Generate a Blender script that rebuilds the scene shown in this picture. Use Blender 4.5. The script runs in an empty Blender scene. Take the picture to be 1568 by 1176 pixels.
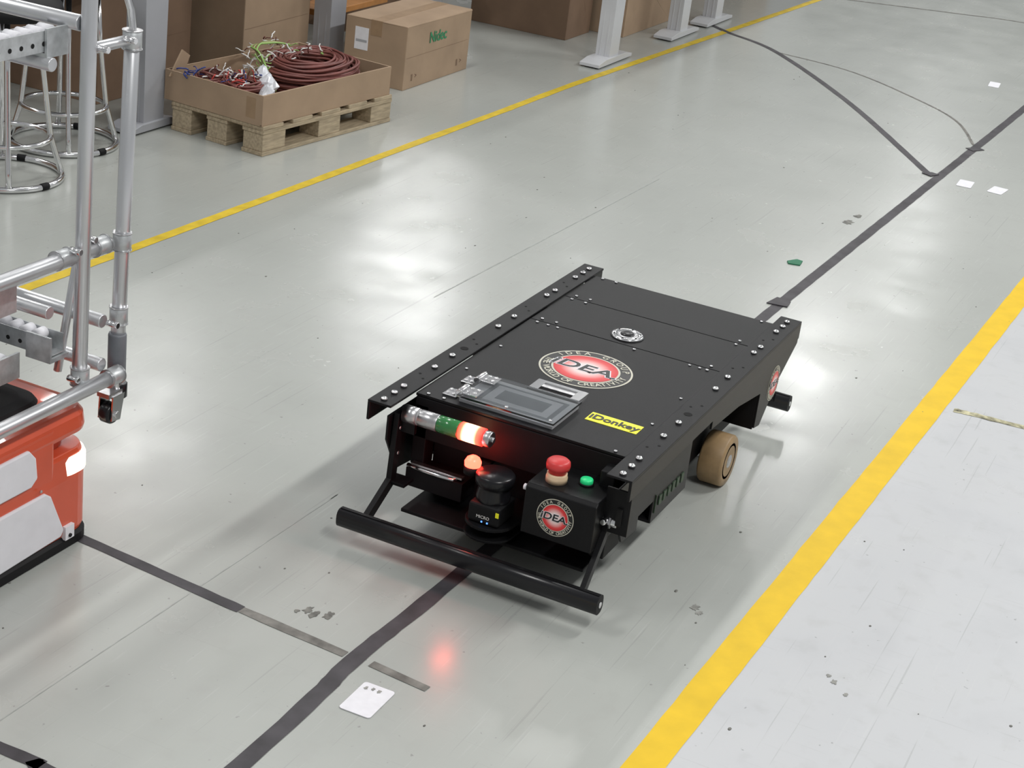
import bpy, math, random
from mathutils import Vector, Matrix
random.seed(7)
scn=bpy.context.scene
try:
    scn.view_settings.view_transform='Standard'
    scn.view_settings.look='None'
except Exception: pass
COL=scn.collection
# ---------------------------------------------------------------- materials
def mat(name,col,rough=.5,metal=0,noise=0.0,nscale=30,bump=0.0,bscale=200,emit=None,estr=0,trans=0,coat=0,stretch=None,spec=.5):
    m=bpy.data.materials.new(name);m.use_nodes=True
    nt=m.node_tree;b=nt.nodes["Principled BSDF"]
    b.inputs["Base Color"].default_value=(*col,1);b.inputs["Roughness"].default_value=rough
    b.inputs["Metallic"].default_value=metal
    b.inputs["Specular IOR Level"].default_value=spec
    if trans:b.inputs["Transmission Weight"].default_value=trans
    if coat:b.inputs["Coat Weight"].default_value=coat
    if emit:
        b.inputs["Emission Color"].default_value=(*emit,1);b.inputs["Emission Strength"].default_value=estr
    tc=nt.nodes.new("ShaderNodeTexCoord");src=tc.outputs["Object"]
    if stretch:
        mp=nt.nodes.new("ShaderNodeMapping");mp.inputs["Scale"].default_value=stretch
        nt.links.new(src,mp.inputs[0]);src=mp.outputs[0]
    n=nt.nodes.new("ShaderNodeTexNoise");n.inputs["Scale"].default_value=nscale;n.inputs["Detail"].default_value=5
    nt.links.new(src,n.inputs["Vector"])
    if noise:
        r=nt.nodes.new("ShaderNodeMapRange");r.inputs["From Min"].default_value=.3;r.inputs["From Max"].default_value=.7
        r.inputs["To Min"].default_value=1-noise;r.inputs["To Max"].default_value=1+noise
        nt.links.new(n.outputs["Fac"],r.inputs["Value"])
        mx=nt.nodes.new("ShaderNodeVectorMath");mx.operation='SCALE';mx.inputs[0].default_value=col
        nt.links.new(r.outputs[0],mx.inputs["Scale"]);nt.links.new(mx.outputs[0],b.inputs["Base Color"])
    if bump:
        n2=nt.nodes.new("ShaderNodeTexNoise");n2.inputs["Scale"].default_value=bscale;n2.inputs["Detail"].default_value=3
        nt.links.new(src,n2.inputs["Vector"])
        bp=nt.nodes.new("ShaderNodeBump");bp.inputs["Strength"].default_value=bump;bp.inputs["Distance"].default_value=.002
        nt.links.new(n2.outputs["Fac"],bp.inputs["Height"]);nt.links.new(bp.outputs[0],b.inputs["Normal"])
    return m
M={}
M['black']=mat('black_powder_coat',(.0060,.0060,.0068),.38,noise=.15,bump=.2,bscale=900,spec=.20)
M['blackm']=mat('black_matte',(.005,.005,.006),.6,noise=.2,spec=.25)
M['blackg']=mat('black_rubber_gloss',(.009,.009,.011),.28,spec=.4)
M['seam']=mat('seam_dark',(.002,.002,.002),.9)
M['chrome']=mat('chrome',(.80,.80,.81),.15,1,noise=.05)
M['steel']=mat('brushed_steel',(.60,.60,.61),.32,1,noise=.1,nscale=80)
M['galv']=mat('galvanized_steel',(.55,.57,.58),.42,.7,noise=.15,nscale=60)
M['alu']=mat('aluminium_pipe',(.66,.67,.69),.33,.8,noise=.06,nscale=12,stretch=(1,1,.2))
M['greypl']=mat('grey_plastic',(.16,.17,.19),.45,noise=.08)
M['white']=mat('white_panel',(.74,.74,.78),.35,noise=.03,coat=.3)
M['paper']=mat('white_paper',(.78,.78,.82),.5,noise=.04,nscale=60)
M['red']=mat('red_plastic',(.62,.045,.045),.4,noise=.05)
M['cream']=mat('cream_plastic',(.78,.58,.38),.4,noise=.05)
M['green']=mat('green_plastic',(.02,.55,.2),.35,noise=.04,emit=(.02,.6,.2),estr=.3)
M['greenl']=mat('green_lens',(.03,.20,.055),.2,noise=.1,nscale=60,coat=.4)
M['orange']=mat('orange_paint',(.60,.085,.035),.3,noise=.08,nscale=9,coat=.4)
M['yellow']=mat('yellow_sticker',(.86,.84,.02),.4,noise=.02)
M['tan']=mat('tan_polyurethane',(.30,.20,.10),.5,noise=.2,nscale=30)
M['kraft']=mat('kraft_cardboard',(.38,.27,.18),.8,noise=.1,nscale=7,bump=.1,bscale=150)
M['kraftd']=mat('kraft_cardboard_dark',(.22,.14,.09),.8,noise=.12,nscale=7)
M['kraftp']=mat('kraft_tape',(.33,.22,.13),.5,noise=.08)
M['wood']=mat('pallet_wood',(.42,.34,.23),.75,noise=.25,nscale=14,stretch=(1,8,8),bump=.2,bscale=60)
M['cable']=mat('brown_cable',(.19,.062,.052),.45,noise=.25,nscale=12)
M['cblue']=mat('blue_wire',(.03,.05,.22),.4,noise=.1)
M['cwhite']=mat('white_wire',(.72,.71,.69),.5,noise=.1)
M['cgreen']=mat('green_wire',(.30,.50,.14),.4,noise=.1)
M['cred']=mat('red_wire',(.5,.05,.04),.4,noise=.1)
M['bag']=mat('clear_bag',(.72,.74,.78),.2,noise=.15,nscale=30,bump=.6,bscale=40)
M['leg']=mat('desk_leg_paint',(.56,.57,.59),.4,noise=.04,nscale=6)
M['legd']=mat('desk_leg_paint_grey',(.40,.41,.44),.4,noise=.06,nscale=6)
M['oslab']=mat('orange_shelf',(.60,.27,.08),.5,noise=.1)
M['glass']=mat('acrylic_cover',(.9,.93,.95),.04,trans=1)
M['lcd']=mat('lcd_panel',(.14,.15,.16),.12,noise=.25,nscale=10,coat=.8)
M['lcdf']=mat('lcd_frame',(.36,.36,.37),.35,noise=.05)
M['ringw']=mat('sticker_cream',(.60,.58,.48),.4,noise=.02)
M['stk']=mat('sticker_black',(.010,.010,.010),.4,noise=.05)
M['redglow']=mat('red_indicator',(.8,.02,.01),.3,emit=(1,.035,.02),estr=14)
M['blueled']=mat('blue_indicator',(.05,.1,.8),.3,emit=(.1,.3,1),estr=2)
M['warm']=mat('warm_light_strip',(1,.9,.8),.3,emit=(1,.80,.62),estr=1.5)
M['pcb']=mat('green_circuit_board',(.025,.05,.025),.5,noise=.7,nscale=80)
def radial():
    m=bpy.data.materials.new('sticker_red_gradient');m.use_nodes=True;nt=m.node_tree;b=nt.nodes["Principled BSDF"]
    tc=nt.nodes.new("ShaderNodeTexCoord")
    mp=nt.nodes.new("ShaderNodeMapping");mp.inputs["Location"].default_value=(-1,-1,-1);mp.inputs["Scale"].default_value=(2,2,2)
    g=nt.nodes.new("ShaderNodeTexGradient");g.gradient_type='SPHERICAL'
    r=nt.nodes.new("ShaderNodeValToRGB")
    r.color_ramp.elements[0].position=0.02;r.color_ramp.elements[0].color=(.60,.012,.02,1)
    r.color_ramp.elements[1].position=.62;r.color_ramp.elements[1].color=(.85,.66,.64,1)
    e=r.color_ramp.elements.new(.22);e.color=(.72,.06,.06,1)
    sep=nt.nodes.new("ShaderNodeVectorMath");sep.operation='MULTIPLY';sep.inputs[1].default_value=(1,1,0)
    nt.links.new(tc.outputs["Generated"],mp.inputs[0]);nt.links.new(mp.outputs[0],sep.inputs[0])
    nt.links.new(sep.outputs[0],g.inputs[0]);nt.links.new(g.outputs["Color"],r.inputs[0]);nt.links.new(r.outputs[0],b.inputs["Base Color"])
    b.inputs["Roughness"].default_value=.4
    return m
M['redgrad']=radial()
def lamp_red():
    m=bpy.data.materials.new('red_beacon_lens');m.use_nodes=True;nt=m.node_tree;b=nt.nodes["Principled BSDF"]
    tc=nt.nodes.new("ShaderNodeTexCoord");sp=nt.nodes.new("ShaderNodeSeparateXYZ");nt.links.new(tc.outputs["Generated"],sp.inputs[0])
    r=nt.nodes.new("ShaderNodeValToRGB");cr=r.color_ramp
    cr.elements[0].position=0;cr.elements[0].color=(.8,.02,.015,1)
    cr.elements[1].position=1;cr.elements[1].color=(.9,.03,.02,1)
    for p,c in ((.22,(1.2,.09,.05,1)),(.45,(1.8,1.0,.55,1)),(.62,(1.8,1.0,.55,1)),(.85,(1.2,.10,.05,1))):
        e=cr.elements.new(p);e.color=c
    nt.links.new(sp.outputs["Y"],r.inputs[0]);nt.links.new(r.outputs[0],b.inputs["Emission Color"])
    b.inputs["Emission Strength"].default_value=4.0;b.inputs["Base Color"].default_value=(.5,.02,.01,1)
    return m
M['beacon']=lamp_red()
# ---------------------------------------------------------------- geometry helpers
class Geo:
    def __init__(s): s.v=[];s.f=[];s.mi=[];s.mats=[];s.sm=[]
    def add(s,vs,fs,m,mtx=None,smooth=False):
        o=len(s.v)
        s.v+= [tuple(mtx@Vector(v)) if mtx else tuple(v) for v in vs]
        if m not in s.mats:s.mats.append(m)
        k=s.mats.index(m)
        for f in fs:
            s.f.append(tuple(i+o for i in f));s.mi.append(k);s.sm.append(smooth)
        return s
    def box(s,x0,x1,y0,y1,z0,z1,m,mtx=None):
        vs=[(x,y,z) for x in(x0,x1) for y in(y0,y1) for z in(z0,z1)]
        fs=[(0,1,3,2),(4,6,7,5),(0,4,5,1),(2,3,7,6),(0,2,6,4),(1,5,7,3)]
        return s.add(vs,fs,m,mtx)
    def lathe(s,prof,m,mtx=None,n=32,smooth=True):
        vs=[];fs=[]
        for r,z in prof:
            for i in range(n):
                a=2*math.pi*i/n;vs.append((r*math.cos(a),r*math.sin(a),z))
        for k in range(len(prof)-1):
            for i in range(n):
                j=(i+1)%n;fs.append((k*n+i,k*n+j,(k+1)*n+j,(k+1)*n+i))
        s.add(vs,fs,m,mtx,smooth)
        if prof[0][0]>1e-6:s.add(vs[:n],[tuple(range(n))[::-1]],m,mtx)
        if prof[-1][0]>1e-6:s.add(vs[-n:],[tuple(range(n))],m,mtx)
        return s
    def cyl(s,p0,p1,r,m,n=24):
        p0=Vector(p0);p1=Vector(p1);d=p1-p0
        q=d.to_track_quat('Z','Y').to_matrix().to_4x4()
        return s.lathe([(r*.9,0),(r,r*.1),(r,d.length-r*.1),(r*.9,d.length)],m,Matrix.Translation(p0)@q,n)
    def sweep(s,pts,r,m,n=10,closed=False,mtx=None):
        P=[Vector(p) for p in pts];N=len(P);vs=[];fs=[]
        up=None
        for i,p in enumerate(P):
            a=P[(i-1)%N] if (closed or i>0) else p;b=P[(i+1)%N] if (closed or i<N-1) else p
            t=(b-a).normalized()
            if up is None:
                up=Vector((0,0,1)) if abs(t.z)<.9 else Vector((1,0,0))
            x=up-t*up.dot(t)
            if x.length<1e-6:x=t.orthogonal()
            x.normalize();up=x;y=t.cross(x)
            for k in range(n):
                an=2*math.pi*k/n;vs.append(p+x*(r*math.cos(an))+y*(r*math.sin(an)))
        R=N if closed else N-1
        for i in range(R):
            for k in range(n):
                fs.append((i*n+k,i*n+(k+1)%n,((i+1)%N)*n+(k+1)%n,((i+1)%N)*n+k))
        s.add(vs,fs,m,mtx,True)
        if not closed:
            s.add(vs[:n],[tuple(range(n))[::-1]],m,mtx);s.add(vs[-n:],[tuple(range(n))],m,mtx)
        return s
    def prism(s,poly,t0,t1,axis,m,mtx=None):
        def P(a,b,t):
            return {'y':(a,t,b),'z':(a,b,t),'x':(t,a,b)}[axis]
        n=len(poly);vs=[P(a,b,t0) for a,b in poly]+[P(a,b,t1) for a,b in poly]
        fs=[tuple(range(n))[::-1],tuple(range(n,2*n))]+[(i,(i+1)%n,n+(i+1)%n,n+i) for i in range(n)]
        return s.add(vs,fs,m,mtx)
    def obj(s,name,parent=None,loc=None,bevel=0,bseg=2,shift=None):
        me=bpy.data.meshes.new(name);me.from_pydata(s.v,[],s.f)
        for m in s.mats:me.materials.append(M[m] if isinstance(m,str) else m)
        for p,k,sm in zip(me.polygons,s.mi,s.sm):p.material_index=k;p.use_smooth=sm
        me.update()
        import bmesh
        bm=bmesh.new();bm.from_mesh(me);bmesh.ops.remove_doubles(bm,verts=bm.verts,dist=1e-6)
        bmesh.ops.recalc_face_normals(bm,faces=bm.faces);bm.to_mesh(me);bm.free()
        if shift:me.transform(Matrix.Translation(shift))
        o=bpy.data.objects.new(name,me);COL.objects.link(o)
        if bevel:
            b=o.modifiers.new("bevel",'BEVEL');b.width=bevel;b.segments=bseg;b.limit_method='ANGLE';b.angle_limit=math.radians(40)
        if parent:
            o.parent=parent;o.matrix_parent_inverse=Matrix.Translation(parent.location).inverted()
        return o
def empty(name,loc):
    e=bpy.data.objects.new(name,None);e.location=loc;e.empty_display_size=.1;COL.objects.link(e);return e
_fc={}
def textgeo(body,size,ex=.0002,bold=0):
    key=(body,size,bold)
    if key in _fc:return _fc[key]
    cu=bpy.data.curves.new("t",'FONT');cu.body=body;cu.size=size;cu.extrude=ex;cu.align_x='CENTER';cu.align_y='CENTER';cu.resolution_u=4;cu.offset=bold
    o=bpy.data.objects.new("t",cu);COL.objects.link(o)
    dg=bpy.context.evaluated_depsgraph_get();me=bpy.data.meshes.new_from_object(o.evaluated_get(dg))
    r=([tuple(v.co) for v in me.vertices],[tuple(p.vertices) for p in me.polygons])
    bpy.data.objects.remove(o);bpy.data.meshes.remove(me);_fc[key]=r;return r
def frame(o,xd,yd,off=0):
    x=Vector(xd).normalized();y=Vector(yd).normalized();z=x.cross(y)
    m=Matrix((x,y,z)).transposed().to_4x4();m.translation=Vector(o)+z*off;return m
def disc(n=48,r=1.0):
    return [(r*math.cos(2*math.pi*i/n),r*math.sin(2*math.pi*i/n),0) for i in range(n)],[tuple(range(n))]
def logo(parent,name,o,xd,yd,R):
    F=lambda k:frame(o,xd,yd,k)
    g=Geo();v,f=disc(64,R);g.add(v,f,'ringw',F(.0004))
    v,f=disc(64,R*.96);g.add(v,f,'stk',F(.0007))
    v,f=disc(64,R*.735);g.add(v,f,'ringw',F(.0010))
    for txt,a0,top in (("IDEA GROUP",90,True),("THE WORLD OF CREATIVITY",-90,False)):
        step=14 if top else 8.2;n=len(txt);size=R*.21
        for i,ch in enumerate(txt):
            if ch==' ':continue
            a=a0-(i-(n-1)/2)*step if top else a0+(i-(n-1)/2)*step
            ar=math.radians(a);rr=R*.845
            v,f=textgeo(ch,size,bold=size*.012);rot=ar-math.pi/2 if top else ar+math.pi/2
            g.add(v,f,'ringw',F(.0012)@Matrix.Translation((rr*math.cos(ar),rr*math.sin(ar),0))@Matrix.Rotation(rot,4,'Z'))
    g.obj(name+"_ring",parent)
    g=Geo();v,f=disc(64,R*.69)
    me=g.add(v,f,'redgrad').obj(name+"_red_disc",None)
    me.parent=parent;me.matrix_parent_inverse=Matrix.Translation(parent.location).inverted();me.matrix_basis=F(.0016)
    g=Geo();sh=Matrix(((1.25,.16,0,0),(0,1,0,0),(0,0,1,0),(0,0,0,1)))
    v,f=textgeo("iDEA.",R*.52,bold=R*.028);g.add(v,f,'paper',F(.0019)@sh)
    v,f=textgeo("iDEA.",R*.52,bold=R*.008);g.add(v,f,'stk',F(.0024)@sh);g.obj(name+"_text",parent)
BOLT=[(.0068,0),(.0068,.0035),(.0058,.005),(.0034,.005),(.0030,.003),(0.0,.003)]
def bolt(g,p,s=1,n=(0,0,1),m='chrome'):
    q=Vector(n).to_track_quat('Z','Y').to_matrix().to_4x4()
    g.lathe([(r*s,z*s) for r,z in BOLT],m,Matrix.Translation(Vector(p))@q,14)
# ================================================================ AGV
A=empty("automated_guided_vehicle",(.53,0,0))
H=.299;SH=(-.026,-.011,.0145)
for sgn,nm in ((1,'left'),(-1,'right')):
    g=Geo()
    y0,y1=sorted((sgn*.228,sgn*.28));g.box(0,1.055,y0,y1,H-.005,H,'black')
    y0,y1=sorted((sgn*.274,sgn*.28));g.box(0,1.055,y0,y1,.256,H-.0045,'black')
    y0,y1=sorted((sgn*.228,sgn*.233));g.box(0.95,1.05,y0,y1,.270,H-.0045,'black')
    g.obj("rail_"+nm,A,bevel=.0012)
    g=Geo()
    for x in (.018,.058,.098,.225,.305,.521,.600,.776,.820,.939,.983,1.02):
        bolt(g,(x,sgn*(.254+random.uniform(-.001,.001)),H),1.0)
    for x in (.16,.40,.66,.87):
        g.lathe([(.003,0),(.003,.0004)],'seam',Matrix.Translation((x,sgn*.245,H)),10)
        g.lathe([(.003,0),(.003,.0004)],'seam',Matrix.Translation((x+.02,sgn*.262,H)),10)
    g.lathe([(.009,0),(.009,.0004)],'seam',Matrix.Translation((.36,sgn*.254,H)),14)
    g.obj("rail_bolts_"+nm,A)
g=Geo()
for a,b in ((.100,.631),(.6335,.820),(.8225,1.003)):
    g.box(a,b,-.2268,.2268,.289,.2945,'black')
g.obj("top_plate",A,bevel=.0008)
g=Geo();g.box(.105,1.0,-.226,.226,.2725,.2885,'seam');g.obj("top_plate_backing",A)
g=Geo()
for x in (.135,.645,.672,.835,.862,1.018):
    for y in (-.19,-.02 if x in(.645,) else .18,.215):
        bolt(g,(x,y,.280),.55,m='steel')
for y in (.165,.188,-.150,-.173): bolt(g,(.645,y,.280),.5,m='steel')
for x in (.3,.46): bolt(g,(x,-.20,.280),.5,m='steel');bolt(g,(x,.215,.280),.5,m='steel')
g.obj("plate_screws",A,shift=SH)
g=Geo();T=Matrix.Translation((.71,.023,.280))
g.lathe([(.037,0),(.037,.003),(.034,.006),(.026,.006),(.024,.004)],'chrome',T,40)
g.lathe([(.024,.002),(.024,.0045),(.018,.005)],'steel',T,32)
g.lathe([(.017,.004),(.016,.0062),(.012,.008),(0,.0085)],'blackg',T,32)
for i in range(6):
    a=i*math.pi/3;g.lathe([(.002,0),(.002,.0013),(0,.0013)],'seam',T@Matrix.Translation((.030*math.cos(a),.030*math.sin(a),.0055)),8)
g.obj("ring_button",A,shift=SH)
logo(A,"top_logo",(.444,.008,.2945),(0,-1,0),(1,0,0),.100)
g=Geo();g.box(.234,.276,-.192,-.082,.280,.2807,'yellow')
v,f=textgeo("iDonkey",.031,bold=.0008);g.add(v,f,'stk',frame((.255,-.137,.281),(0,-1,0),(1,0,0),.0004));g.obj("yellow_label",A,shift=SH)
g=Geo()
for b in ((.285,.296,-.042,.07),(.334,.345,-.042,.07),(.296,.334,-.042,-.022),(.296,.334,.05,.07)):
    g.box(b[0],b[1],b[2],b[3],.280,.286,'chrome')
g.box(.296,.334,-.022,.05,.2800,.2806,'seam');g.box(.318,.334,-.022,.05,.2806,.2835,'steel')
g.obj("recessed_handle",A,bevel=.0015,shift=SH)
g=Geo();g.box(.145,.272,-.052,.152,.280,.286,'lcdf');g.box(.160,.258,-.038,.125,.286,.2865,'lcd');g.box(.168,.250,-.028,.114,.2865,.2868,'lcdf');g.box(.185,.235,-.010,.095,.2868,.2870,'lcd')
g.obj("touch_screen",A,bevel=.0012,shift=SH)
g=Geo();g.box(.138,.276,-.056,.156,.291,.295,'glass');g.obj("screen_cover",A,bevel=.0008,shift=SH)
g=Geo()
for x in (.168,.247):
    g.box(x-.018,x+.018,.118,.148,.295,.298,'chrome');g.box(x-.018,x+.018,.162,.192,.280,.284,'chrome')
    g.cyl((x-.019,.156,.295),(x+.019,.156,.295),.0075,'chrome',16)
    for yy in (.126,.14,.172,.185):
        bolt(g,(x-.009,yy,.298 if yy<.15 else .284),.6);bolt(g,(x+.009,yy,.298 if yy<.15 else .284),.6)
for y in (-.045,.05): bolt(g,(.148,y,.295),.6)
g.obj("cover_hinges",A,bevel=.0006,shift=SH)
# chassis
g=Geo();g.box(.14,1.00,-.195,.195,.065,.272,'blackm');g.box(.10,.145,-.226,.226,.20,.288,'blackm');g.box(.03,.145,-.20,.20,.066,.074,'blackm')
g.box(.06,.14,-.225,-.195,.09,.272,'blackm');g.box(.10,.14,.195,.225,.14,.272,'blackm')
g.obj("chassis",A,bevel=.002)
g=Geo()
rear=[(.46,.262),(.46,.236),(.64,.225),(.80,.20),(.80,.115),(.84,.108),(.93,.185),(1.052,.245),(1.052,.262)]
frt=[(.03,.262),(.03,.21),(.08,.128),(.16,.12),(.16,.15),(.24,.15),(.24,.10),(.44,.10),(.44,.262)]
for sg in (-1,1):
    y0,y1=sorted((sg*.274,sg*.279));g.prism(rear,y0,y1,'y','black')
    y0,y1=sorted((sg*.245,sg*.25));g.prism(frt,y0,y1,'y','black')
    y0,y1=sorted((sg*.195,sg*.245));g.box(.24,.44,y0,y1,.10,.106,'blackm')
    y0,y1=sorted((sg*.225,sg*.276));
    if sg<0:
        g.box(.026,.031,y0,y1,.17,.262,'black');
    g.box(.80,.806,sg*.2 if sg>0 else -.274,.274 if sg>0 else -.2,.11,.262,'black')
g.obj("side_plates",A,bevel=.0008)
g=Geo();g.box(.02,.0262,-.262,-.252,.19,.225,'seam')
for i in range(6): g.box(.27+i*.025,.285+i*.025,-.2525,-.25,.13,.15,'pcb')
g.box(.25,.252,-.2525,-.25,.12,.16,'pcb')
g.obj("side_electronics",A)
logo(A,"side_logo",(.90,-.279,.193),(1,0,0),(0,0,1),.042)
def wheel(name,x,y,r,w,flip):
    g=Geo();T=Matrix.Translation((x,y,r))@Matrix.Rotation(math.pi/2*flip,4,'X')
    g.lathe([(r*.70,0),(r*.95,0),(r,w*.08),(r,w*.92),(r*.95,w),(r*.70,w)],'tan',T,48)
    g.lathe([(r*.70,w*.02),(r*.70,w*1.0),(r*.60,w*1.0),(r*.58,w*.85),(r*.25,w*.8),(r*.25,w*1.02),(0,w*1.02)],'steel',T,40)
    for i in range(5):
        a=i*2*math.pi/5;g.lathe([(r*.10,0),(r*.10,w*.04),(0,w*.04)],'seam',T@Matrix.Translation((r*.42*math.cos(a),r*.42*math.sin(a),w*.82)),12)
    g.cyl((x,y,r),(x,y*.7,r),.012,'steel')
    g.obj(name,A)
wheel("drive_wheel_right",.712,-.205,.060,.055,1)
wheel("drive_wheel_left",.712,.205,.060,.055,-1)
for i,(x,y) in enumerate(((.22,-.06),(.22,.12),(.93,-.14),(.93,.14))):
    g=Geo();g.lathe([(.010,0),(.026,0),(.028,.003),(.028,.022),(.026,.025),(.01,.025)],'tan',Matrix.Translation((x,y+.0125,.028))@Matrix.Rotation(math.pi/2,4,'X'),32)
    g.box(x-.012,x+.012,y-.018,y-.015,.02,.066,'steel');g.box(x-.012,x+.012,y+.015,y+.018,.02,.066,'steel');g.box(x-.02,x+.02,y-.02,y+.02,.060,.066,'steel')
    g.obj("caster_%d"%(i+1),A)
def bumper(name,x,dirn):
    g=Geo();prof=[]
    for k in range(20):
        a=2*math.pi*k/20;c,s=math.cos(a),math.sin(a)
        prof.append((x+.0165*math.copysign(abs(c)**.75,c),.060+.0195*math.copysign(abs(s)**.75,s)))
    n=len(prof);vs=[(a,y,b) for y in (-.272,.290) for a,b in prof]
    fs=[(i,(i+1)%n,n+(i+1)%n,n+i) for i in range(n)]
    g.add(vs,fs,'blackg',None,True);g.add(vs[:n],[tuple(range(n))],'blackm');g.add(vs[n:],[tuple(range(n))],'blackm')
    for y in (-.2725,.2905):
        g.lathe([(.006,-.001),(.006,.001)],'steel',Matrix.Translation((x,y,.060))@Matrix.Rotation(math.pi/2,4,'X'),16)
    g.box(x-.004,x+.004,-.27,.288,.0785,.0805,'blackm')
    g.obj(name,A)
bumper("front_bumper",-.051,-1);bumper("rear_bumper",1.125,1)
def arm(name,pts,y,th=.006,w=.011):
    g=Geo()
    for i in range(len(pts)-1):
        a=Vector((pts[i][0],0,pts[i][1]));b=Vector((pts[i+1][0],0,pts[i+1][1]));d=(b-a).normalized();nrm=Vector((-d.z,0,d.x))*w
        a2=a-d*w*.3;b2=b+d*w*.3
        poly=[((a2+nrm).x,(a2+nrm).z),((b2+nrm).x,(b2+nrm).z),((b2-nrm).x,(b2-nrm).z),((a2-nrm).x,(a2-nrm).z)]
        g.prism(poly,y-th/2-.0001*i,y+th/2+.0001*i,'y','black')
    return g
g=arm("l",[(.055,.262),(.045,.12),(-.045,.068)],.236,.012,.011)
g.box(.035,.075,.20,.245,.115,.122,'black')
for z in (.18,.235): g.lathe([(.004,0),(.004,.002),(0,.002)],'steel',Matrix.Translation((.05,.229,z))@Matrix.Rotation(math.pi/2,4,'X'),10)
g.obj("front_arm_left",A,bevel=.001)
g=arm("r",[(.050,.24),(.032,.165),(-.047,.070)],-.232,.010,.009)
g.cyl((.030,-.222,.19),(.030,-.255,.19),.009,'chrome',16);g.cyl((.008,-.232,.195),(.035,-.232,.195),.006,'chrome',12)
g.lathe([(.013,0),(.013,.004),(.009,.006),(0,.006)],'steel',Matrix.Translation((.030,-.238,.19))@Matrix.Rotation(math.pi/2,4,'X'),6,False)
g.obj("front_arm_right",A,bevel=.0008)
for sg,nm in((1,'left'),(-1,'right')):
    g=arm("b",[(1.0,.25),(1.02,.13),(1.115,.068)],sg*.232,.01,.009);g.obj("rear_arm_"+nm,A,bevel=.0008)
# signal lamp
LX,LZ,R=.060,.264,.0175
def ly(y0,y1,m,r=R):
    g=Geo();g.lathe([(r*.92,0),(r,.0015),(r,y1-y0-.0015),(r*.92,y1-y0)],m,Matrix.Translation((LX,y1,LZ))@Matrix.Rotation(math.pi/2,4,'X'),32);return g
g=ly(.150,.192,'steel');g.lathe([(.0178,0),(.0178,.03)],'steel',Matrix.Translation((LX,.226,LZ))@Matrix.Rotation(math.pi/2,4,'X'),32)
g.lathe([(.0165,0),(.0165,.008)],'lcdf',Matrix.Translation((LX,.198,LZ))@Matrix.Rotation(math.pi/2,4,'X'),32);g.obj("signal_lamp_body",A)
g=ly(.104,.150,'greenl');g.obj("signal_lamp_green",A)
g=ly(.050,.103,'beacon',.0182);g.obj("signal_lamp_red",A)
g=ly(.034,.050,'steel',.016)
g.cyl((LX,.034,LZ),(LX,.029,LZ),.006,'steel',12);g.obj("signal_lamp_cap",A)
g=Geo();g.box(.055,.065,.2,.232,.225,.28,'black');g.obj("lamp_bracket",A)
g=Geo();g.sweep([(.085,.222,.142),(.083,.19,.142),(.080,.15,.142),(.082,.118,.142),(.10,.108,.142)],.0045,'chrome',10)
g.box(.085,.098,.10,.215,.145,.149,'steel');g.box(.08,.14,.095,.222,.10,.139,'blackm');g.obj("bay_bar",A)
# scanner
g=Geo();cx,cy=.020,.004
g.box(cx-.028,cx+.045,cy-.034,cy+.034,.118,.160,'blackm')
g.obj("scanner_base",A,bevel=.007,bseg=3)
g=Geo();T=Matrix.Translation((cx+.010,cy,.004))
g.lathe([(.030,.150),(.034,.156),(.034,.164),(.031,.180),(.031,.186),(.038,.190),(.039,.206),(.035,.211),(0,.213)],'blackg',T,40)
v,f=textgeo("MICRO",.009);g.add(v,f,'cwhite',frame((cx-.0284,cy,.134),(0,-1,0),(0,0,1),.0004))
g.box(cx-.0292,cx-.0280,cy-.033,cy-.026,.142,.152,'yellow');g.box(cx-.0292,cx-.0280,cy-.012,cy-.009,.123,.126,'blueled')
g.box(cx-.0292,cx-.0280,cy+.0,cy+.003,.123,.126,'blueled')
g.obj("laser_scanner",A)
g=Geo();poly=[(cx+.12,-.05),(cx+.12,.06)]+[(cx+.01-.050*math.sin(t*math.pi/10),cy+.050*math.cos(t*math.pi/10)) for t in range(0,11)]
g.prism(poly,.110,.117,'z','blackm');g.prism(poly,.086,.091,'z','blackm')
g.box(cx+.06,cx+.12,-.04,.05,.091,.11,'blackm');g.obj("scanner_bracket",A,bevel=.001)
g=Geo();g.lathe([(.016,-.004),(.017,.004),(.013,.012),(.007,.016),(0,.017)],'redglow',Matrix.Translation((.05,.064,.208)),20)
g.lathe([(.017,-.02),(.017,-.004)],'blackm',Matrix.Translation((.05,.064,.208)),20);g.box(.05,.14,.05,.075,.186,.192,'blackm');g.obj("red_indicator",A)
g=Geo();g.prism([(-.018,.137),(-.018,.232),(-.010,.240),(.10,.240),(.10,.137)],-.226,-.080,'y','black');g.obj("control_box",A,bevel=.002)
logo(A,"box_logo",(-.018,-.147,.188),(0,-1,0),(0,0,1),.038)
g=Geo();T=Matrix.Translation((.026,-.122,.240))
g.lathe([(.021,0),(.021,.010),(.0195,.014),(.0195,.018)],'cream',T,32)
g.lathe([(.017,.018),(.017,.024),(.0225,.027),(.0235,.034),(.0225,.041),(.018,.045),(0,.046)],'red',T,36)
g.obj("emergency_stop",A)
g=Geo();T=Matrix.Translation((.05,-.174,.240));g.lathe([(.0145,0),(.0145,.003),(.012,.004)],'blackm',T,28);g.lathe([(.0125,.003),(.0125,.010),(.011,.012),(0,.0125)],'green',T,28);g.obj("green_button",A)
g=Geo();g.lathe([(.006,0),(.006,.008),(.004,.009),(0,.009)],'paper',Matrix.Translation((-.005,-.08,.225))@Matrix.Rotation(-math.pi/2,4,'X'),14);g.obj("knob",A)
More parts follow.
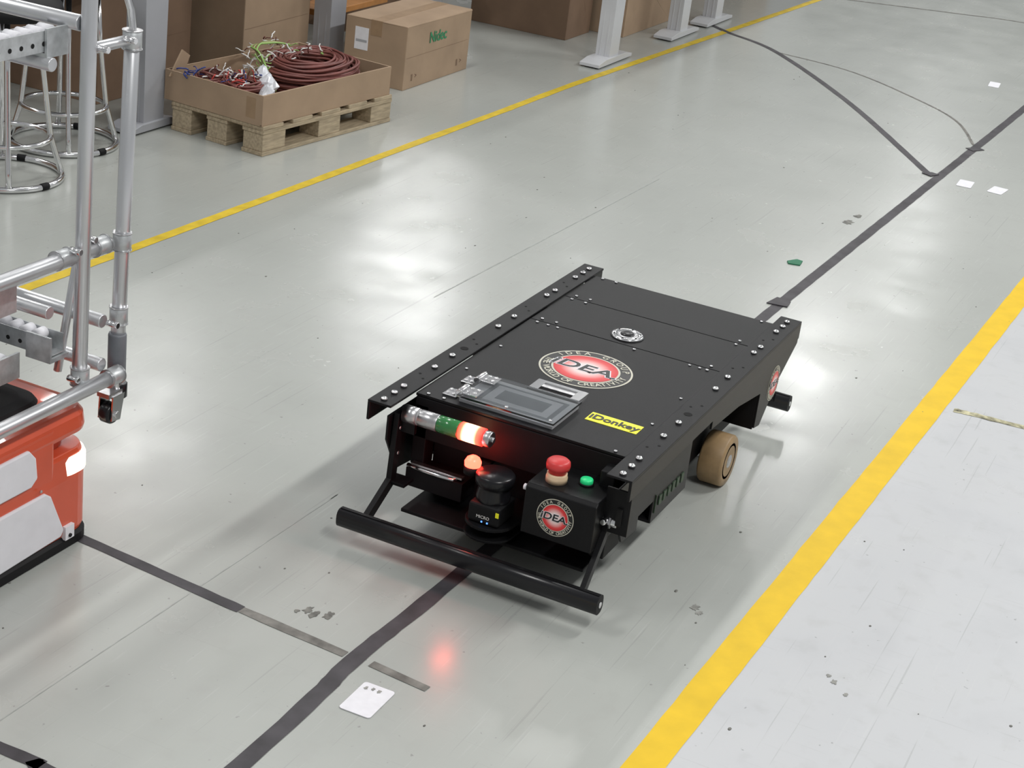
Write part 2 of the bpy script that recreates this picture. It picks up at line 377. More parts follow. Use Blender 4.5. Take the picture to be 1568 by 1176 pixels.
# ================================================================ second robot
Rb=empty("delivery_robot_base",(-.8,1.1,0))
def rrect(x0,x1,y0,y1,r,n=8):
    out=[]
    for cx,cy,a0 in ((x1-r,y0+r,-90),(x1-r,y1-r,0),(x0+r,y1-r,90),(x0+r,y0+r,180)):
        for i in range(n+1):
            a=math.radians(a0+90*i/n);out.append((cx+r*math.cos(a),cy+r*math.sin(a)))
    return out
def loft(g,layers,m):
    n=len(layers[0][0]);vs=[];fs=[]
    for poly,z in layers: vs+=[(a,b,z) for a,b in poly]
    for k in range(len(layers)-1):
        for i in range(n):
            j=(i+1)%n;fs.append((k*n+i,k*n+j,(k+1)*n+j,(k+1)*n+i))
    fs.append(tuple(range(n))[::-1]);fs.append(tuple(range((len(layers)-1)*n,len(layers)*n)))
    g.add(vs,fs,m)
X0,X1,Y0,Y1=-1.15,-.312,.690,1.55
rr=lambda d,r=.045:rrect(X0+d,X1-d,Y0+d,Y1-d,r)
g=Geo()
loft(g,[(rr(.004),.022),(rr(0),.035),(rr(0),.145),(rr(.003),.190),(rr(.006),.200)],'orange')
loft(g,[(rr(.002),.232),(rr(0),.242),(rr(.002),.266),(rr(.010),.280),(rr(.03),.286)],'orange')
g.obj("body_shell",Rb,bevel=.002)
g=Geo();loft(g,[(rr(.030),.2),(rr(.030),.238)],'orange')
g.prism(rrect(X0+.05,X1-.11,Y0+.001,Y0+.05,.01),.15,.26,'z','orange')
g.obj("sensor_recess",Rb)
g=Geo();loft(g,[(rr(-.004,.050),.003),(rr(-.004,.050),.020),(rr(.002),.026)],'blackm');g.obj("rubber_skirt",Rb)
g=Geo();loft(g,[(rr(.06),.285),(rr(.065),.294),(rr(.085),.298)],'blackm');g.obj("top_cover",Rb)
g=Geo();y=.6885
g.prism([(-.86,.248),(-.50,.248),(-.483,.228),(-.478,.185),(-.495,.172),(-.86,.172)],y-.004,y+.01,'y','white')
g.prism([(-.86,.143),(-.455,.143),(-.440,.132),(-.402,.046),(-.410,.034),(-.86,.020)],y-.004,y+.01,'y','white')
g.obj("white_panels",Rb,bevel=.003)
g=Geo();g.box(-.400,-.375,y-.006,y+.005,.022,.05,'paper');g.cyl((-.388,y-.009,.03),(-.388,y,.03),.004,'blackg',10)
g.cyl((-.47,y-.006,.155),(-.47,y-.003,.155),.003,'steel',8);g.obj("corner_clip",Rb)
g=Geo();sp=rrect(X1-.105,X1+.003,Y0-.003,Y0+.15,.046)
sp2=rrect(X1-.100,X1+.001,Y0-.0,Y0+.15,.046)
loft(g,[(sp,.152),(sp,.180),(sp2,.188)],'warm')
g.obj("light_strip",Rb)
g=Geo();g.box(-1.0,-.6,.8,1.4,.295,.316,'greypl');g.obj("lift_plate",Rb)
# ================================================================ pipe rack cart
Ct=empty("pipe_rack_cart",(-.6,.9,.3))
YP=.685;r=.014
g=Geo()
g.cyl((-.366,YP,.335),(-.352,YP,1.45),r,'alu')
g.cyl((-.256,YP,.335),(-.238,YP,.955),r,'alu')
g.cyl((-1.05,YP-.018,.331),(-.285,YP-.018,.331),r,'alu')
g.cyl((-1.05,YP+.02,.585),(-.275,YP+.01,.585),r,'alu')
for x,z in ((-.30,.44),(-.30,.352)):
    g.cyl((x,YP,z),(x+.01,1.5,z),.013,'alu')
g.cyl((-.30,.74,.585),(-.335,.76,.33),.008,'alu',12)
g.cyl((-1.05,1.5,.331),(-.285,1.5,.331),r,'alu');g.cyl((-1.05,1.5,.335),(-1.05,1.5,1.45),r,'alu');g.cyl((-1.05,YP,.331),(-1.05,YP,1.45),r,'alu')
g.cyl((-1.05,YP,.331),(-1.05,1.5,.331),r,'alu');g.cyl((-.355,1.5,.335),(-.352,1.5,1.45),r,'alu');g.cyl((-.35,YP,1.44),(-.35,1.5,1.44),r,'alu');g.cyl((-1.05,YP,1.44),(-.34,YP,1.44),r,'alu')
g.cyl((-.36,YP,.958),(-.235,YP,.958),.010,'alu');g.cyl((-.36,.70,1.0),(-.36,1.5,1.0),r,'alu')
for z in (.52,.97):
    g.cyl((-.42,.71,z-.035),(-.42,1.5,z-.035),.012,'alu')
g.obj("aluminium_pipes",Ct)
g=Geo()
def clamp(x,y,z,ax):
    d=Vector(ax)*.017
    g.cyl(Vector((x,y,z))-d,Vector((x,y,z))+d,.0172,'galv',20)
    for s in (-1,1):
        c=Vector((x,y,z))+d*s*.98
        g.cyl(c-d*.06,c+d*.06,.0185,'steel',20)
clamp(-.364,YP,.352,(0,0,1));clamp(-.250,YP,.585,(0,0,1));clamp(-.238,YP,.958,(0,0,1))
clamp(-.40,YP+.016,.585,(1,0,0));clamp(-.30,YP+.012,.585,(1,0,0));clamp(-.29,YP-.018,.331,(1,0,0));clamp(-.254,YP,.44,(0,0,1))
for p in ((-.325,YP+.012,.6045),(-.385,YP-.002,.60),(-.345,YP-.02,.96),(-.385,YP-.002,.352),(-.27,YP-.02,.965),(-.30,YP-.022,.44)):
    g.cyl(Vector(p)-Vector((0,.012,0)),Vector(p)+Vector((0,.012,0)),.006,'chrome',12)
g.obj("pipe_clamps",Ct)
g=Geo();g.lathe([(.014,.322),(.0175,.325),(.0175,.40),(.016,.404)],'greypl',Matrix.Translation((-.2558,YP,0)),24);g.obj("pipe_sleeve",Ct)
g=Geo()
g.cyl((-.256,YP,.335),(-.258,YP,.27),.011,'chrome',16);g.box(-.295,-.245,YP-.014,YP+.014,.283,.292,'steel')
for s in (-1,1): g.prism([(-.285,.285),(-.25,.285),(-.262,.232),(-.288,.235)],YP+s*.015-.0015,YP+s*.015+.0015,'y','chrome')
g.lathe([(.006,-.011),(.018,-.012),(.021,-.008),(.021,.008),(.018,.012),(.006,.011)],'blackg',Matrix.Translation((-.275,YP,.246))@Matrix.Rotation(math.pi/2,4,'X'),28)
g.cyl((-.275,YP-.02,.246),(-.275,YP+.02,.246),.007,'chrome',12);g.cyl((-.247,YP,.30),(-.247,YP,.27),.016,'blackg',16)
g.obj("guide_caster",Ct)
def track(x0,x1,y,z,name,mtx=None):
    g=Geo()
    g.box(x0,x1,y-.020,y-.018,z-.018,z+.016,'galv');g.box(x0,x1,y+.018,y+.020,z-.018,z+.016,'galv');g.box(x0,x1,y-.02,y+.02,z-.02,z-.018,'galv')
    n=int((x1-x0)/.028)
    for i in range(n):
        x=x0+.014+i*.028
        g.lathe([(.006,-.014),(.011,-.013),(.011,.013),(.006,.014)],'paper',Matrix.Translation((x,y,z+.010))@Matrix.Rotation(math.pi/2,4,'X'),16)
        g.lathe([(.0042,0),(.0042,.0008)],'seam',Matrix.Translation((x,y-.0199,z-.006))@Matrix.Rotation(math.pi/2,4,'X'),10)
    g.box(x1-.05,x1+.006,y-.026,y-.021,z-.022,z+.02,'galv');g.box(x1-.05,x1+.006,y-.026,y+.026,z-.030,z-.022,'galv')
    o=g.obj(name,Ct)
    if mtx:o.data.transform(mtx)
track(-1.0,-.375,.745,.975,"roller_track_1");track(-1.0,-.375,1.05,1.0,"roller_track_2")
track(-1.0,-.48,.765,.525,"roller_track_3");track(-1.0,-.45,.98,.47,"roller_track_4");track(-1.0,-.43,.80,.372,"roller_track_5")
track(-.70,-.03,0,0,"roller_track_6",Matrix.Translation((-.375,.70,.405))@Matrix.Rotation(-math.pi/2,4,'Z'))
g=Geo();pts=[(-.30,YP+.02,1.12),(-.275,YP+.02,1.09),(-.25,YP+.01,1.05),(-.238,YP+.005,1.01),(-.236,YP,.97),(-.237,YP,.94)]
g.sweep(pts,.007,'chrome',12);g.cyl((-.352,YP+.02,1.15),(-.30,YP+.02,1.12),.007,'chrome',12);g.obj("bent_rod",Ct)
# ================================================================ floor + markings
def floormat():
    m=bpy.data.materials.new('epoxy_floor');m.use_nodes=True;nt=m.node_tree;b=nt.nodes["Principled BSDF"];L=nt.links.new
    tc=nt.nodes.new("ShaderNodeTexCoord");sep=nt.nodes.new("ShaderNodeSeparateXYZ");L(tc.outputs["Object"],sep.inputs[0])
    def noise(sc,det=5,st=None,rg=.5):
        n=nt.nodes.new("ShaderNodeTexNoise");n.inputs["Scale"].default_value=sc;n.inputs["Detail"].default_value=det;n.inputs["Roughness"].default_value=rg
        src=tc.outputs["Object"]
        if st:
            mp=nt.nodes.new("ShaderNodeMapping");mp.inputs["Scale"].default_value=st[0];mp.inputs["Rotation"].default_value=(0,0,st[1]);L(src,mp.inputs[0]);src=mp.outputs[0]
        L(src,n.inputs["Vector"]);return n.outputs["Fac"]
    def math_(op,a,bb,clamp=False):
        n=nt.nodes.new("ShaderNodeMath");n.operation=op;n.use_clamp=clamp
        for i,q in enumerate((a,bb)):
            if isinstance(q,(int,float)):n.inputs[i].default_value=q
            else:L(q,n.inputs[i])
        return n.outputs[0]
    def mr(v,a,b_,c,d):
        n=nt.nodes.new("ShaderNodeMapRange");L(v,n.inputs["Value"])
        for k,q in zip(("From Min","From Max","To Min","To Max"),(a,b_,c,d)):n.inputs[k].default_value=q
        return n.outputs[0]
    def mix(f,a,c):
        n=nt.nodes.new("ShaderNodeMix");n.data_type='RGBA'
        if isinstance(f,(int,float)):n.inputs[0].default_value=f
        else:L(f,n.inputs[0])
        for i,q in ((6,a),(7,c)):
            if isinstance(q,tuple):n.inputs[i].default_value=(*q,1)
            else:L(q,n.inputs[i])
        return n.outputs[2]
    big=noise(.9,3);mid=noise(5,6)
    grey=mix(mr(big,.35,.65,0,1),(.380,.396,.372),(.425,.441,.416))
    white=mix(mr(mid,.3,.7,0,1),(.53,.54,.555),(.58,.59,.605))
    t=math_('ADD',sep.outputs["Y"],math_('MULTIPLY',sep.outputs["X"],.0197))
    side=math_('LESS_THAN',t,-.51)
    c=mix(side,grey,white)
    c=mix(mr(mid,.45,.8,0,.20),c,(.33,.34,.32))
    fine=noise(17,6);c=mix(mr(fine,.55,.8,0,.22),c,(.34,.34,.32))
    sp=noise(55,2);c=mix(mr(sp,.72,.77,0,.5),c,(.16,.16,.15))
    sc1=noise(6,3,((1,26,1),.5));c=mix(mr(sc1,.62,.74,0,.18),c,(.62,.63,.62))
    sc2=noise(5,3,((30,1,1),.9));c=mix(mr(sc2,.64,.76,0,.20),c,(.30,.30,.29))
    sc3=noise(2.2,2,((1,60,1),-.35),.4);c=mix(mr(sc3,.68,.71,0,.25),c,(.25,.26,.25))
    L(c,b.inputs["Base Color"])
    L(mr(mid,.3,.7,.19,.29),b.inputs["Roughness"]);b.inputs["Specular IOR Level"].default_value=.5
    bn=nt.nodes.new("ShaderNodeBump");bn.inputs["Strength"].default_value=.09;bn.inputs["Distance"].default_value=.002
    L(noise(28,4),bn.inputs["Height"]);L(bn.outputs[0],b.inputs["Normal"])
    return m
M['floor']=floormat()
g=Geo();g.add([(-6,-9,0),(30,-9,0),(30,14,0),(-6,14,0)],[(0,1,2,3)],'floor');g.obj("floor")
def smoothpts(pts,n=10):
    P=[Vector((*p,0)) for p in pts];out=[]
    if len(P)<3:return P
    for i in range(len(P)-1):
        p0=P[max(i-1,0)];p1=P[i];p2=P[i+1];p3=P[min(i+2,len(P)-1)]
        for k in range(n):
            t=k/n;out.append(.5*((2*p1)+(-p0+p2)*t+(2*p0-5*p1+4*p2-p3)*t*t+(-p0+3*p1-3*p2+p3)*t**3))
    out.append(P[-1]);return out
def strip(name,pts,w,m,z,jit=0.0,sm=True):
    P=smoothpts(pts) if sm else [Vector((*p,0)) for p in pts]
    Q=[]
    for i in range(len(P)-1):
        n=max(1,int((P[i+1]-P[i]).length/.05))
        for k in range(n):Q.append(P[i].lerp(P[i+1],k/n))
    Q.append(P[-1]);vs=[]
    for i,p in enumerate(Q):
        t=(Q[min(i+1,len(Q)-1)]-Q[max(i-1,0)]).normalized();nn=Vector((-t.y,t.x,0))
        a=w/2+random.uniform(-jit,jit);b=w/2+random.uniform(-jit,jit)
        vs+= [tuple(p+nn*a+Vector((0,0,z))),tuple(p-nn*b+Vector((0,0,z)))]
    fs=[(2*i,2*i+1,2*i+3,2*i+2) for i in range(len(Q)-1)]
    g=Geo();g.add(vs,fs,m);return g.obj(name)
M['tape']=mat('dark_magnetic_tape',(.055,.051,.057),.5,noise=.4,nscale=14,spec=.3)
M['tapeg']=mat('worn_tape',(.18,.175,.16),.6,noise=.4,nscale=30,spec=.3)
M['tapel']=mat('faded_scuff',(.28,.28,.26),.6,noise=.3,nscale=40)
M['tapem']=mat('mottled_tape',(.36,.34,.22),.7,noise=.9,nscale=45)
M['ytape']=mat('yellow_floor_paint',(.76,.50,.015),.42,noise=.07,nscale=16,spec=.3)
M['ytape2']=mat('yellow_floor_paint_worn',(.64,.46,.035),.5,noise=.15,nscale=22,spec=.3)
M['faint']=mat('faint_joint',(.34,.355,.34),.4,noise=.2)
strip("yellow_floor_line",[(0,1.64),(1.03,1.622),(3.13,1.572),(4.16,1.548),(6.21,1.455),(9,1.33)],.036,'ytape2',.0010,.0012)
strip("yellow_floor_line",[(-1.6,-.486),(-.40,-.508),(2.65,-.570),(9,-.70)],.064,'ytape',.0010,.001)
strip("guide_tape",[(-2.2,.03),(-.711,.036),(-.4,.046),(-.03,.036),(1.00,.026),(1.97,.012),(4.33,-.05),(5.34,-.075),(9.5,-.17)],.034,'tape',.0010,.001)
strip("guide_tape_branch",[(-.335,.80),(-.344,.681),(-.378,.299)],.026,'tape',.0010,.0008)
strip("guide_tape_branch",[(-.378,.298),(-.394,.067)],.022,'tapeg',.0010,.0012)
strip("guide_tape_branch",[(-.393,.015),(-.404,-.105)],.020,'tapeg',.0010,.001)
strip("guide_tape_branch",[(-.97,1.2),(-.946,.366),(-.950,.284),(-.965,.055)],.026,'tape',.0010,.001)
strip("guide_tape_branch",[(1.527,-.60),(1.539,-.778),(1.56,-1.3)],.026,'tapem',.0010,.003)
strip("guide_tape_curve",[(5.75,1.60),(5.64,1.46),(5.42,1.14),(4.69,.57),(3.81,.012)],.030,'tape',.0014,.0008)
strip("guide_tape_curve",[(5.42,1.14),(5.34,.75),(5.06,.37),(4.79,.12),(4.42,-.035)],.012,'tapeg',.0010,.0006)
strip("guide_tape_curve",[(7.0,1.9),(7.25,1.29),(7.5,.7),(7.62,.355),(7.65,-.4)],.02,'tapeg',.0010,.001)
strip("floor_joint",[(-1.2,.42),(.0,.40),(.1,.398)],.002,'faint',.0005,.0004)
strip("floor_joint",[(1.3,.80),(2.9,.76)],.003,'faint',.0005,.0004)
g=Geo();g.prism([(4.335,-.02),(4.39,-.06),(4.37,-.09),(4.31,-.055)],.0011,.003,'z','tape');g.prism([(3.79,.03),(3.83,.0),(3.82,-.03),(3.77,-.01)],.0011,.004,'z','tape')
g.prism([(1.94,.045),(2.01,.035),(2.0,-.01),(1.95,-.015)],.0011,.004,'z','tape');g.obj("tape_joints")
def card(name,c,sx,sy,rot,m='paper',th=.0015,base=.0):
    g=Geo();g.prism(rrect(-sx/2,sx/2,-sy/2,sy/2,.006,4),base,base+th,'z',m)
    o=g.obj(name);o.location=(c[0],c[1],.0006);o.rotation_euler=(0,0,rot);return o
card("paper_card",(-.495,-.037),.094,.060,.02)
card("paper_label",(3.78,-.14),.10,.055,.05);card("paper_label",(3.79,-.26),.10,.055,-.1);card("paper_label",(5.71,.14),.12,.05,.1)
def blob(name,cs,m):
    g=Geo()
    for (x,y,r) in cs:
        n=18;poly=[]
        for i in range(n):
            a=2*math.pi*i/n;q=r*random.uniform(.5,1.1);poly.append((x+q*math.cos(a)*1.5,y+q*math.sin(a)))
        g.prism(poly,.0006,.0010,'z',m)
    return g.obj(name)
M['scuff']=mat('scuffed_paint',(.15,.15,.135),.6,noise=.5,nscale=60)
blob("scuff_mark",[(-.305,.200,.010),(-.312,.182,.010),(-.30,.160,.010),(-.32,.215,.005)],'scuff')
blob("scuff_mark",[(2.93,.08,.022),(3.03,.07,.016)],'scuff')
blob("scuff_mark",[(.155,-.395,.010),(.14,-.41,.007)],'tapel')
blob("scuff_mark",[(.06,-.705,.007),(.075,-.69,.005),(.03,-.735,.005)],'tapel')
blob("scuff_mark",[(-.466,-.018,.004),(-.462,-.03,.004),(-.463,-.042,.004)],'tapel').location.z=.0018
M['gpaper']=mat('green_scrap',(.02,.16,.08),.6,noise=.1)
g=Geo();g.prism([(2.34,.105),(2.36,.115),(2.40,.095),(2.395,.075),(2.35,.07)],.0006,.004,'z','gpaper');g.obj("green_paper_scrap")
g=Geo()
for i in range(110):
    x=random.uniform(-.9,5.5);y=random.uniform(-1.2,1.5);s=random.uniform(.001,.0034)
    if -.15<x<1.2 and abs(y)<.32:continue
    g.lathe([(s,.0004),(s*.6,.0012)],'scuff',Matrix.Translation((x,y,0))@Matrix.Diagonal((random.uniform(1,2),1,1,1)),6)
g.obj("floor_specks")
# ================================================================ pallet with tray of cables
ang=math.radians(-5.5)
def rotmesh(o,c,a):
    m=Matrix.Translation((c[0],c[1],0))@Matrix.Rotation(a,4,'Z')
    o.data.transform(m)
PX,PY=2.06,1.865
Pl=empty("wooden_pallet",(2.4,2.03,0))
g=Geo();W_,D_=.745,.40
for y in (0,.155,.31): g.box(0,W_,y,y+.09,0,.014,'wood')
for x in (0,.31,.62):
    for y in (0,.155,.31): g.box(x+random.uniform(0,.004),x+.125,y+.003,y+.087,.014,.074,'wood')
for x in (0,.16,.32,.48,.635): g.box(x,x+.108,0,D_,.088,.102,'wood')
for y in (0,.155,.31): g.box(0,W_,y,y+.09,.074,.088,'wood')
o=g.obj("pallet_boards",Pl,bevel=.002);rotmesh(o,(PX,PY),ang)
Tr=empty("cardboard_tray",(2.4,2.03,.10))
g=Geo();TW,TD=.735,.425;z0,z1,t=.1025,.206,.007
g.box(0,TW,0,TD,z0,z0+.006,'kraft');g.box(0,TW,0,t,z0,z1,'kraft');g.box(0,TW,TD-t,TD,z0,z1,'kraft');g.box(0,t,t,TD-t,z0,z1,'kraft');g.box(TW-t,TW,t,TD-t,z0,z1,'kraft')
g.prism([(-.01,z1-.02),(.05,z1+.065),(.09,z1+.04),(.06,z1-.02)],TD-.03,TD-.024,'y','kraft')
g.box(-.0005,.0005,.03,.07,z0+.02,z0+.09,'kraftp')
o=g.obj("tray_walls",Tr,bevel=.0015);rotmesh(o,(PX-.003,PY+.006),ang)
Cb=empty("cable_coil",(2.5,2.0,.11))
def coil(g,c,R0,R1,zb,zt,loops,m,wr=.0045,asp=.8,seed=1,sx=1.0):
    rnd=random.Random(seed);n=48
    for l in range(loops):
        u_=rnd.random();rr_=R0+(R1-R0)*u_;zz=rnd.uniform(zb,zt-(zt-zb)*.35*max(0,u_-.6)/.4);cx=rnd.uniform(-.010,.010);cy=rnd.uniform(-.010,.010);ph=rnd.uniform(0,6.28);tl=rnd.uniform(-.009,.009)
        pts=[]
        for i in range(n):
            a=2*math.pi*i/n
            q=rr_*(1+.025*math.sin(2*a+ph))
            pts.append((c[0]+cx+sx*q*math.cos(a),c[1]+cy+asp*q*math.sin(a),c[2]+zz+tl*math.sin(a+ph)+.003*math.sin(3*a+ph)))
        g.sweep(pts,wr,m,6,closed=True)
g=Geo()
coil(g,(2.545,2.005,.0),.09,.185,.118,.180,40,'cable',.0048,.88,3,1.12)
coil(g,(2.550,2.000,.0),.085,.180,.180,.238,58,'cable',.0048,.86,4,1.12)
g.obj("coil_large",Cb)
g=Geo();coil(g,(2.215,2.07,.0),.05,.095,.12,.190,28,'cable',.0045,1.2,9);coil(g,(2.18,2.16,.0),.04,.075,.15,.210,16,'cable',.004,.9,12);g.obj("coil_small",Cb)
g=Geo();rnd=random.Random(5)
def wisps(c,sp,num,ms,zr):
    for i in range(num):
        p=Vector((c[0]+rnd.uniform(-sp,sp),c[1]+rnd.uniform(-sp,sp),rnd.uniform(*zr)));pts=[tuple(p)];d=Vector((rnd.uniform(-1,1),rnd.uniform(-1,1),rnd.uniform(.0,.7))).normalized()
        for k in range(5):
            d=(d+Vector((rnd.uniform(-.6,.6),rnd.uniform(-.6,.6),rnd.uniform(-.4,.3)))).normalized();p=p+d*rnd.uniform(.005,.013)
            p.z=max(.13,min(p.z,zr[1]+.02));pts.append(tuple(p))
        g.sweep(pts,rnd.choice((.0018,.0026)),rnd.choice(ms),5)
wisps((2.20,2.10),.085,60,['cwhite','cwhite','cable','cblue','cred','cable'],(.18,.215))
wisps((2.35,2.09),.045,26,['cgreen','cwhite','cwhite','cgreen'],(.20,.245))
wisps((2.55,2.10),.12,36,['cwhite','cwhite','cgreen','cable'],(.232,.25))
wisps((2.12,2.21),.02,10,['cblue','cblue'],(.18,.215))
def strand(pts,rr_,m):
    P=[Vector(p) for p in pts];out=[]
    for i in range(len(P)-1):
        p0=P[max(i-1,0)];p1=P[i];p2=P[i+1];p3=P[min(i+2,len(P)-1)]
        for k in range(6):
            t=k/6;out.append(.5*((2*p1)+(-p0+p2)*t+(2*p0-5*p1+4*p2-p3)*t*t+(-p0+3*p1-3*p2+p3)*t**3))
    out.append(P[-1]);g.sweep(out,rr_,m,6)
for k in range(5):
    o_=k*.006;strand([(2.33,2.02-o_,.15),(2.35,2.08,.235+o_),(2.42,2.14+o_,.262),(2.52,2.16-o_,.265),(2.60,2.12,.25)],.0035,'cgreen' if k%2==0 else 'cable')
g.obj("loose_wires",Cb)
g=Geo()
for c,s in (((2.27,1.99,.185),.034),((2.31,2.04,.205),.028),((2.20,1.95,.175),.028)):
    vs=[];n=12
    prof=[(0,-.8),(.6,-.6),(1,-.1),(.8,.4),(.35,.9),(0,1.2)]
    off=len(prof)
    for rr_,zz in prof:
        for i in range(n):
            a=2*math.pi*i/n;q=s*rr_*rnd.uniform(.7,1.2);vs.append((c[0]+q*math.cos(a),c[1]+q*math.sin(a),c[2]+s*zz+rnd.uniform(-.003,.003)))
    g.add(vs,[(k*n+i,k*n+(i+1)%n,(k+1)*n+(i+1)%n,(k+1)*n+i) for k in range(off-1) for i in range(n)],'bag')
g.obj("plastic_bags",Cb)
# ================================================================ cartons
def carton(x0,y0,sx,sy,h,m='kraft',rot=0,text=None,label=False,z=0.0,openf=False):
    E=empty("cardboard_box",(x0+sx/2,y0+sy/2,z))
    g=Geo();g.box(0,sx,0,sy,z,z+h-.004,m);
    g.box(0,sx,0,sy/2-.0015,z+h-.004,z+h,m);g.box(0,sx,sy/2+.0015,sy,z+h-.004,z+h,m)
    o=g.obj("box_body",E,bevel=.003);rotmesh(o,(x0,y0),rot)
    g=Geo();g.box(-.0008,.0,sy/2-.025,sy/2+.025,z+h-.06,z+h,'kraftp');g.box(0,sx,sy/2-.025,sy/2+.025,z+h,z+h+.0006,'kraftp');g.box(sx*.02,sx*.98,-.0006,0,z+h*.5,z+h*.502,'kraftd')
    if text:
        v,f=textgeo(text,.062,bold=.001);g.add(v,f,'gprint',frame((sx*.48,-.0008,z+h*.72),(1,0,0),(0,0,1),.0003))
        v,f=textgeo("||  >",.03);g.add(v,f,'kraftd',frame((sx*.15,-.0008,z+h*.18),(1,0,0),(0,0,1),.0003));g.add(v,f,'kraftd',frame((sx*.85,-.0008,z+h*.18),(1,0,0),(0,0,1),.0003))
    if label:g.box(-.001,0,sy*.62,sy*.84,z+h*.5,z+h*.85,'paper');g.box(-.0014,-.001,sy*.64,sy*.82,z+h*.62,z+h*.66,'legd')
    o=g.obj("box_print",E);rotmesh(o,(x0,y0),rot)
    if openf:
        g=Geo();g.prism([(-.10,z+h+.02),(0,z+h-.003),(0,z+h),(-.10,z+h+.024)],.01,sy-.01,'y',m);o=g.obj("flap",E);rotmesh(o,(x0,y0),rot)
    return E
M['gprint']=mat('green_print',(.04,.26,.12),.6,noise=.1)
carton(3.235,1.985,.56,.275,.252,text="Nidec",label=True,rot=.01)
carton(2.80,2.45,.48,.50,.42,'kraft',rot=0.02)
carton(2.15,2.62,.55,.45,.38,'kraftd',openf=True)
carton(4.70,1.94,.28,.50,.42,'kraftd')
carton(5.02,1.78,.62,.50,.36,'kraft',label=True)
carton(3.95,2.68,.60,.45,.45,'kraftd');carton(6.3,1.95,.6,.5,.4,'kraftd')
carton(1.0,2.75,.6,.5,.45,'kraftd');carton(7.2,1.9,.5,.5,.4,'kraft')
# ================================================================ workbenches
def desk(name,legs,x0,x1,yf,yb,m,lw=.10,ld=.07,fl=.38,shelf=None):
    E=empty(name,((x0+x1)/2,(yf+yb)/2,0));g=Geo()
    for lx,ly_ in legs:
        g.prism([(lx-lw*.5,.026),(lx-lw*.5-.01,.72),(lx+lw*.5+.01,.72),(lx+lw*.5,.026)],ly_,ly_+ld,'y',m)
        for k in (.3,.7):g.box(lx-lw*.5-.003,lx-lw*.5,ly_+ld*k-.004,ly_+ld*k+.004,.03,.72,m)
        g.prism([(lx-fl/2,0.006),(lx-fl/2,.020),(lx-fl*.3,.032),(lx+fl*.3,.032),(lx+fl/2,.020),(lx+fl/2,.006)],ly_-.012,ly_+ld+.012,'y',m)
        for s in (-1,1):g.lathe([(.02,0),(.02,.007)],'blackm',Matrix.Translation((lx+s*fl*.42,ly_+ld/2,0)),14)
    g.obj("legs",E,bevel=.006)
    g=Geo();g.box(x0,x1,yf,yb,.72,.75,m);g.box(x0+.05,x1-.05,yf+.02,yf+.05,.66,.72,m);g.obj("table_top",E,bevel=.004)
    if shelf:
        g=Geo();g.box(*shelf,'oslab');g.obj("lower_shelf",E,bevel=.003)
    return E
desk("workbench",[(4.47,1.60),(4.47,2.50)],4.2,5.05,1.55,2.66,'leg')
desk("workbench",[(5.33,1.59),(5.33,2.55),(5.82,1.585),(5.82,2.55)],5.10,7.9,1.54,2.70,'leg')
desk("workbench",[(2.05,2.30),(3.34,2.36),(2.05,3.1),(3.34,3.1)],1.92,3.92,2.26,3.25,'legd',.11,.08,.26,shelf=(3.405,3.92,2.46,2.62,.175,.20))
g=Geo();g.box(.2,9.5,3.62,3.70,0,1.0,M.setdefault('wallm',mat('wall_paint',(.20,.19,.18),.8,noise=.08,nscale=3)));g.obj("wall_back")
g=Geo();g.box(14.0,14.1,-5,3.4,0,1.9,M.setdefault('reflpanel',mat('reflection_panel_dark',(.10,.11,.12),.7,noise=.2,nscale=2)));g.obj("dark_reflection_panel")  # unseen dark panel, added so the far floor mirrors something dark
def stool(x,y):
    E=empty("metal_stool",(x,y,0));g=Geo()
    def ring(rr_,z,w):
        g.sweep([(x+rr_*math.cos(2*math.pi*i/40),y+rr_*math.sin(2*math.pi*i/40),z) for i in range(40)],w,'chrome',10,closed=True)
    ring(.17,.010,.010);ring(.135,.13,.008)
    for k in range(4):
        a=math.pi/4+k*math.pi/2
        g.sweep([(x+q*math.cos(a),y+q*math.sin(a),z) for q,z in ((.17,.012),(.155,.06),(.135,.13),(.11,.35),(.10,.50))],.009,'chrome',10)
    for k in range(3):
        a=k*2.1+.4;g.cyl((x+.17*math.cos(a)-.014*math.sin(a),y+.17*math.sin(a)+.014*math.cos(a),.011),(x+.17*math.cos(a)+.014*math.sin(a),y+.17*math.sin(a)-.014*math.cos(a),.011),.0112,'blackm',12)
    g.obj("chrome_frame",E)
    g=Geo();g.lathe([(.14,.50),(.165,.505),(.17,.52),(.165,.54),(.12,.55),(0,.552)],'blackm',Matrix.Translation((x,y,0)),32);g.obj("seat",E)
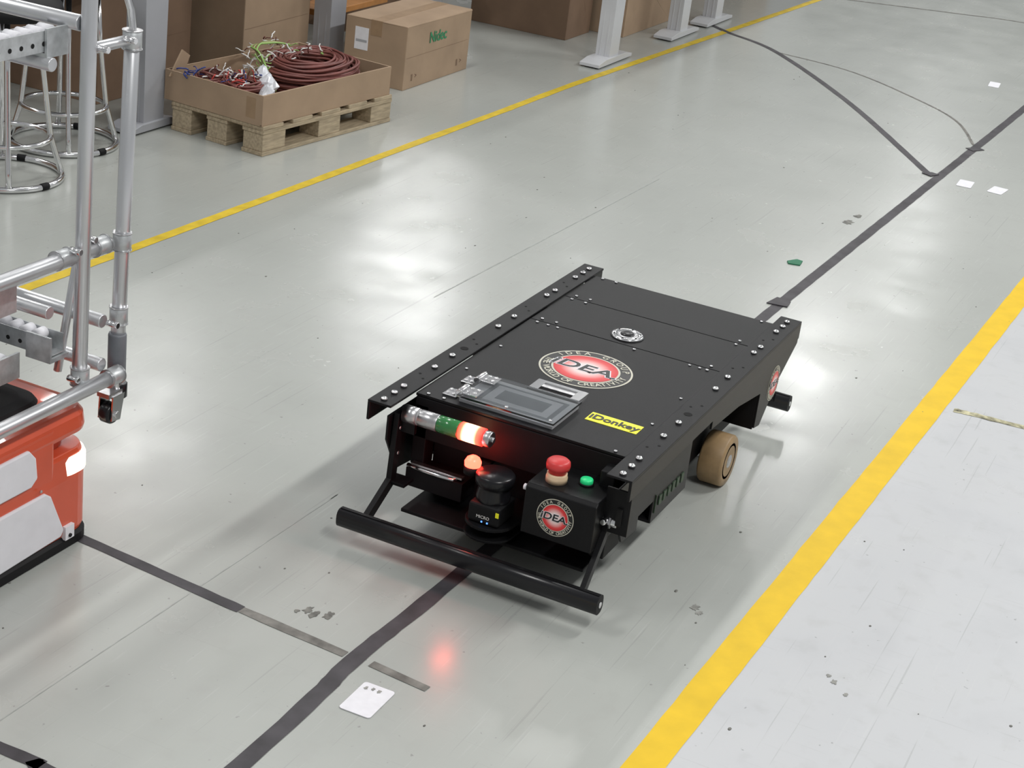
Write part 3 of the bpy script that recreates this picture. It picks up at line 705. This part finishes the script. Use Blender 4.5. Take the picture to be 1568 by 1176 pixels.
stool(1.29,2.29);stool(1.70,2.40)
# ================================================================ lights
w=bpy.data.worlds.new("World");scn.world=w;w.use_nodes=True
bg=w.node_tree.nodes["Background"];bg.inputs[0].default_value=(.83,.85,.86,1);bg.inputs[1].default_value=.38
def area(name,loc,sx,sy,e,col=(1,.99,.97)):
    l=bpy.data.lights.new(name,'AREA');l.shape='RECTANGLE';l.size=sx;l.size_y=sy;l.energy=e;l.color=col
    o=bpy.data.objects.new(name,l);o.location=loc;COL.objects.link(o);return o
for y,e in ((-2.4,108),(2.0,46),(5.8,42)):
    for x in (-1.8,2.4,6.6,10.8):
        area("ceiling_light",(x,y,4.0),1.5,.25,e)
for loc,e in (((15.7,8.0,6),13),((16.6,9.4,6),8),((20.7,3.1,6),13),((22.9,12.4,6),12),((22.8,3.7,6),7),((17.5,6.8,6),5)):
    l=bpy.data.lights.new("high_bay_light",'AREA');l.shape='DISK';l.size=.6;l.energy=e
    o=bpy.data.objects.new("high_bay_light",l);o.location=loc;COL.objects.link(o)
    d=Vector((2,0.5,0))-Vector(loc);o.rotation_euler=d.to_track_quat('-Z','Y').to_euler()
pl=bpy.data.lights.new("beacon_glow",'POINT');pl.energy=.22;pl.color=(1,.04,.04);pl.shadow_soft_size=.015
o=bpy.data.objects.new("beacon_glow",pl);o.location=(.030,.075,.235);COL.objects.link(o)
# ================================================================ camera
yaw,pit,roll=.4034,.4026,.1257
f=Vector((math.cos(yaw)*math.cos(pit),math.sin(yaw)*math.cos(pit),-math.sin(pit)))
r0=Vector((math.sin(yaw),-math.cos(yaw),0));u0=r0.cross(f)
c,s=math.cos(roll),math.sin(roll);rv=c*r0+s*u0;uv=-s*r0+c*u0
cd=bpy.data.cameras.new("camera");cd.sensor_width=36;cd.lens=2669.15/1568*36;cd.clip_end=100
cam=bpy.data.objects.new("camera",cd);mm=Matrix((rv,uv,-f)).transposed().to_4x4();mm.translation=(-2.7347,-1.1855,1.6845)
cam.matrix_world=mm;COL.objects.link(cam);scn.camera=cam
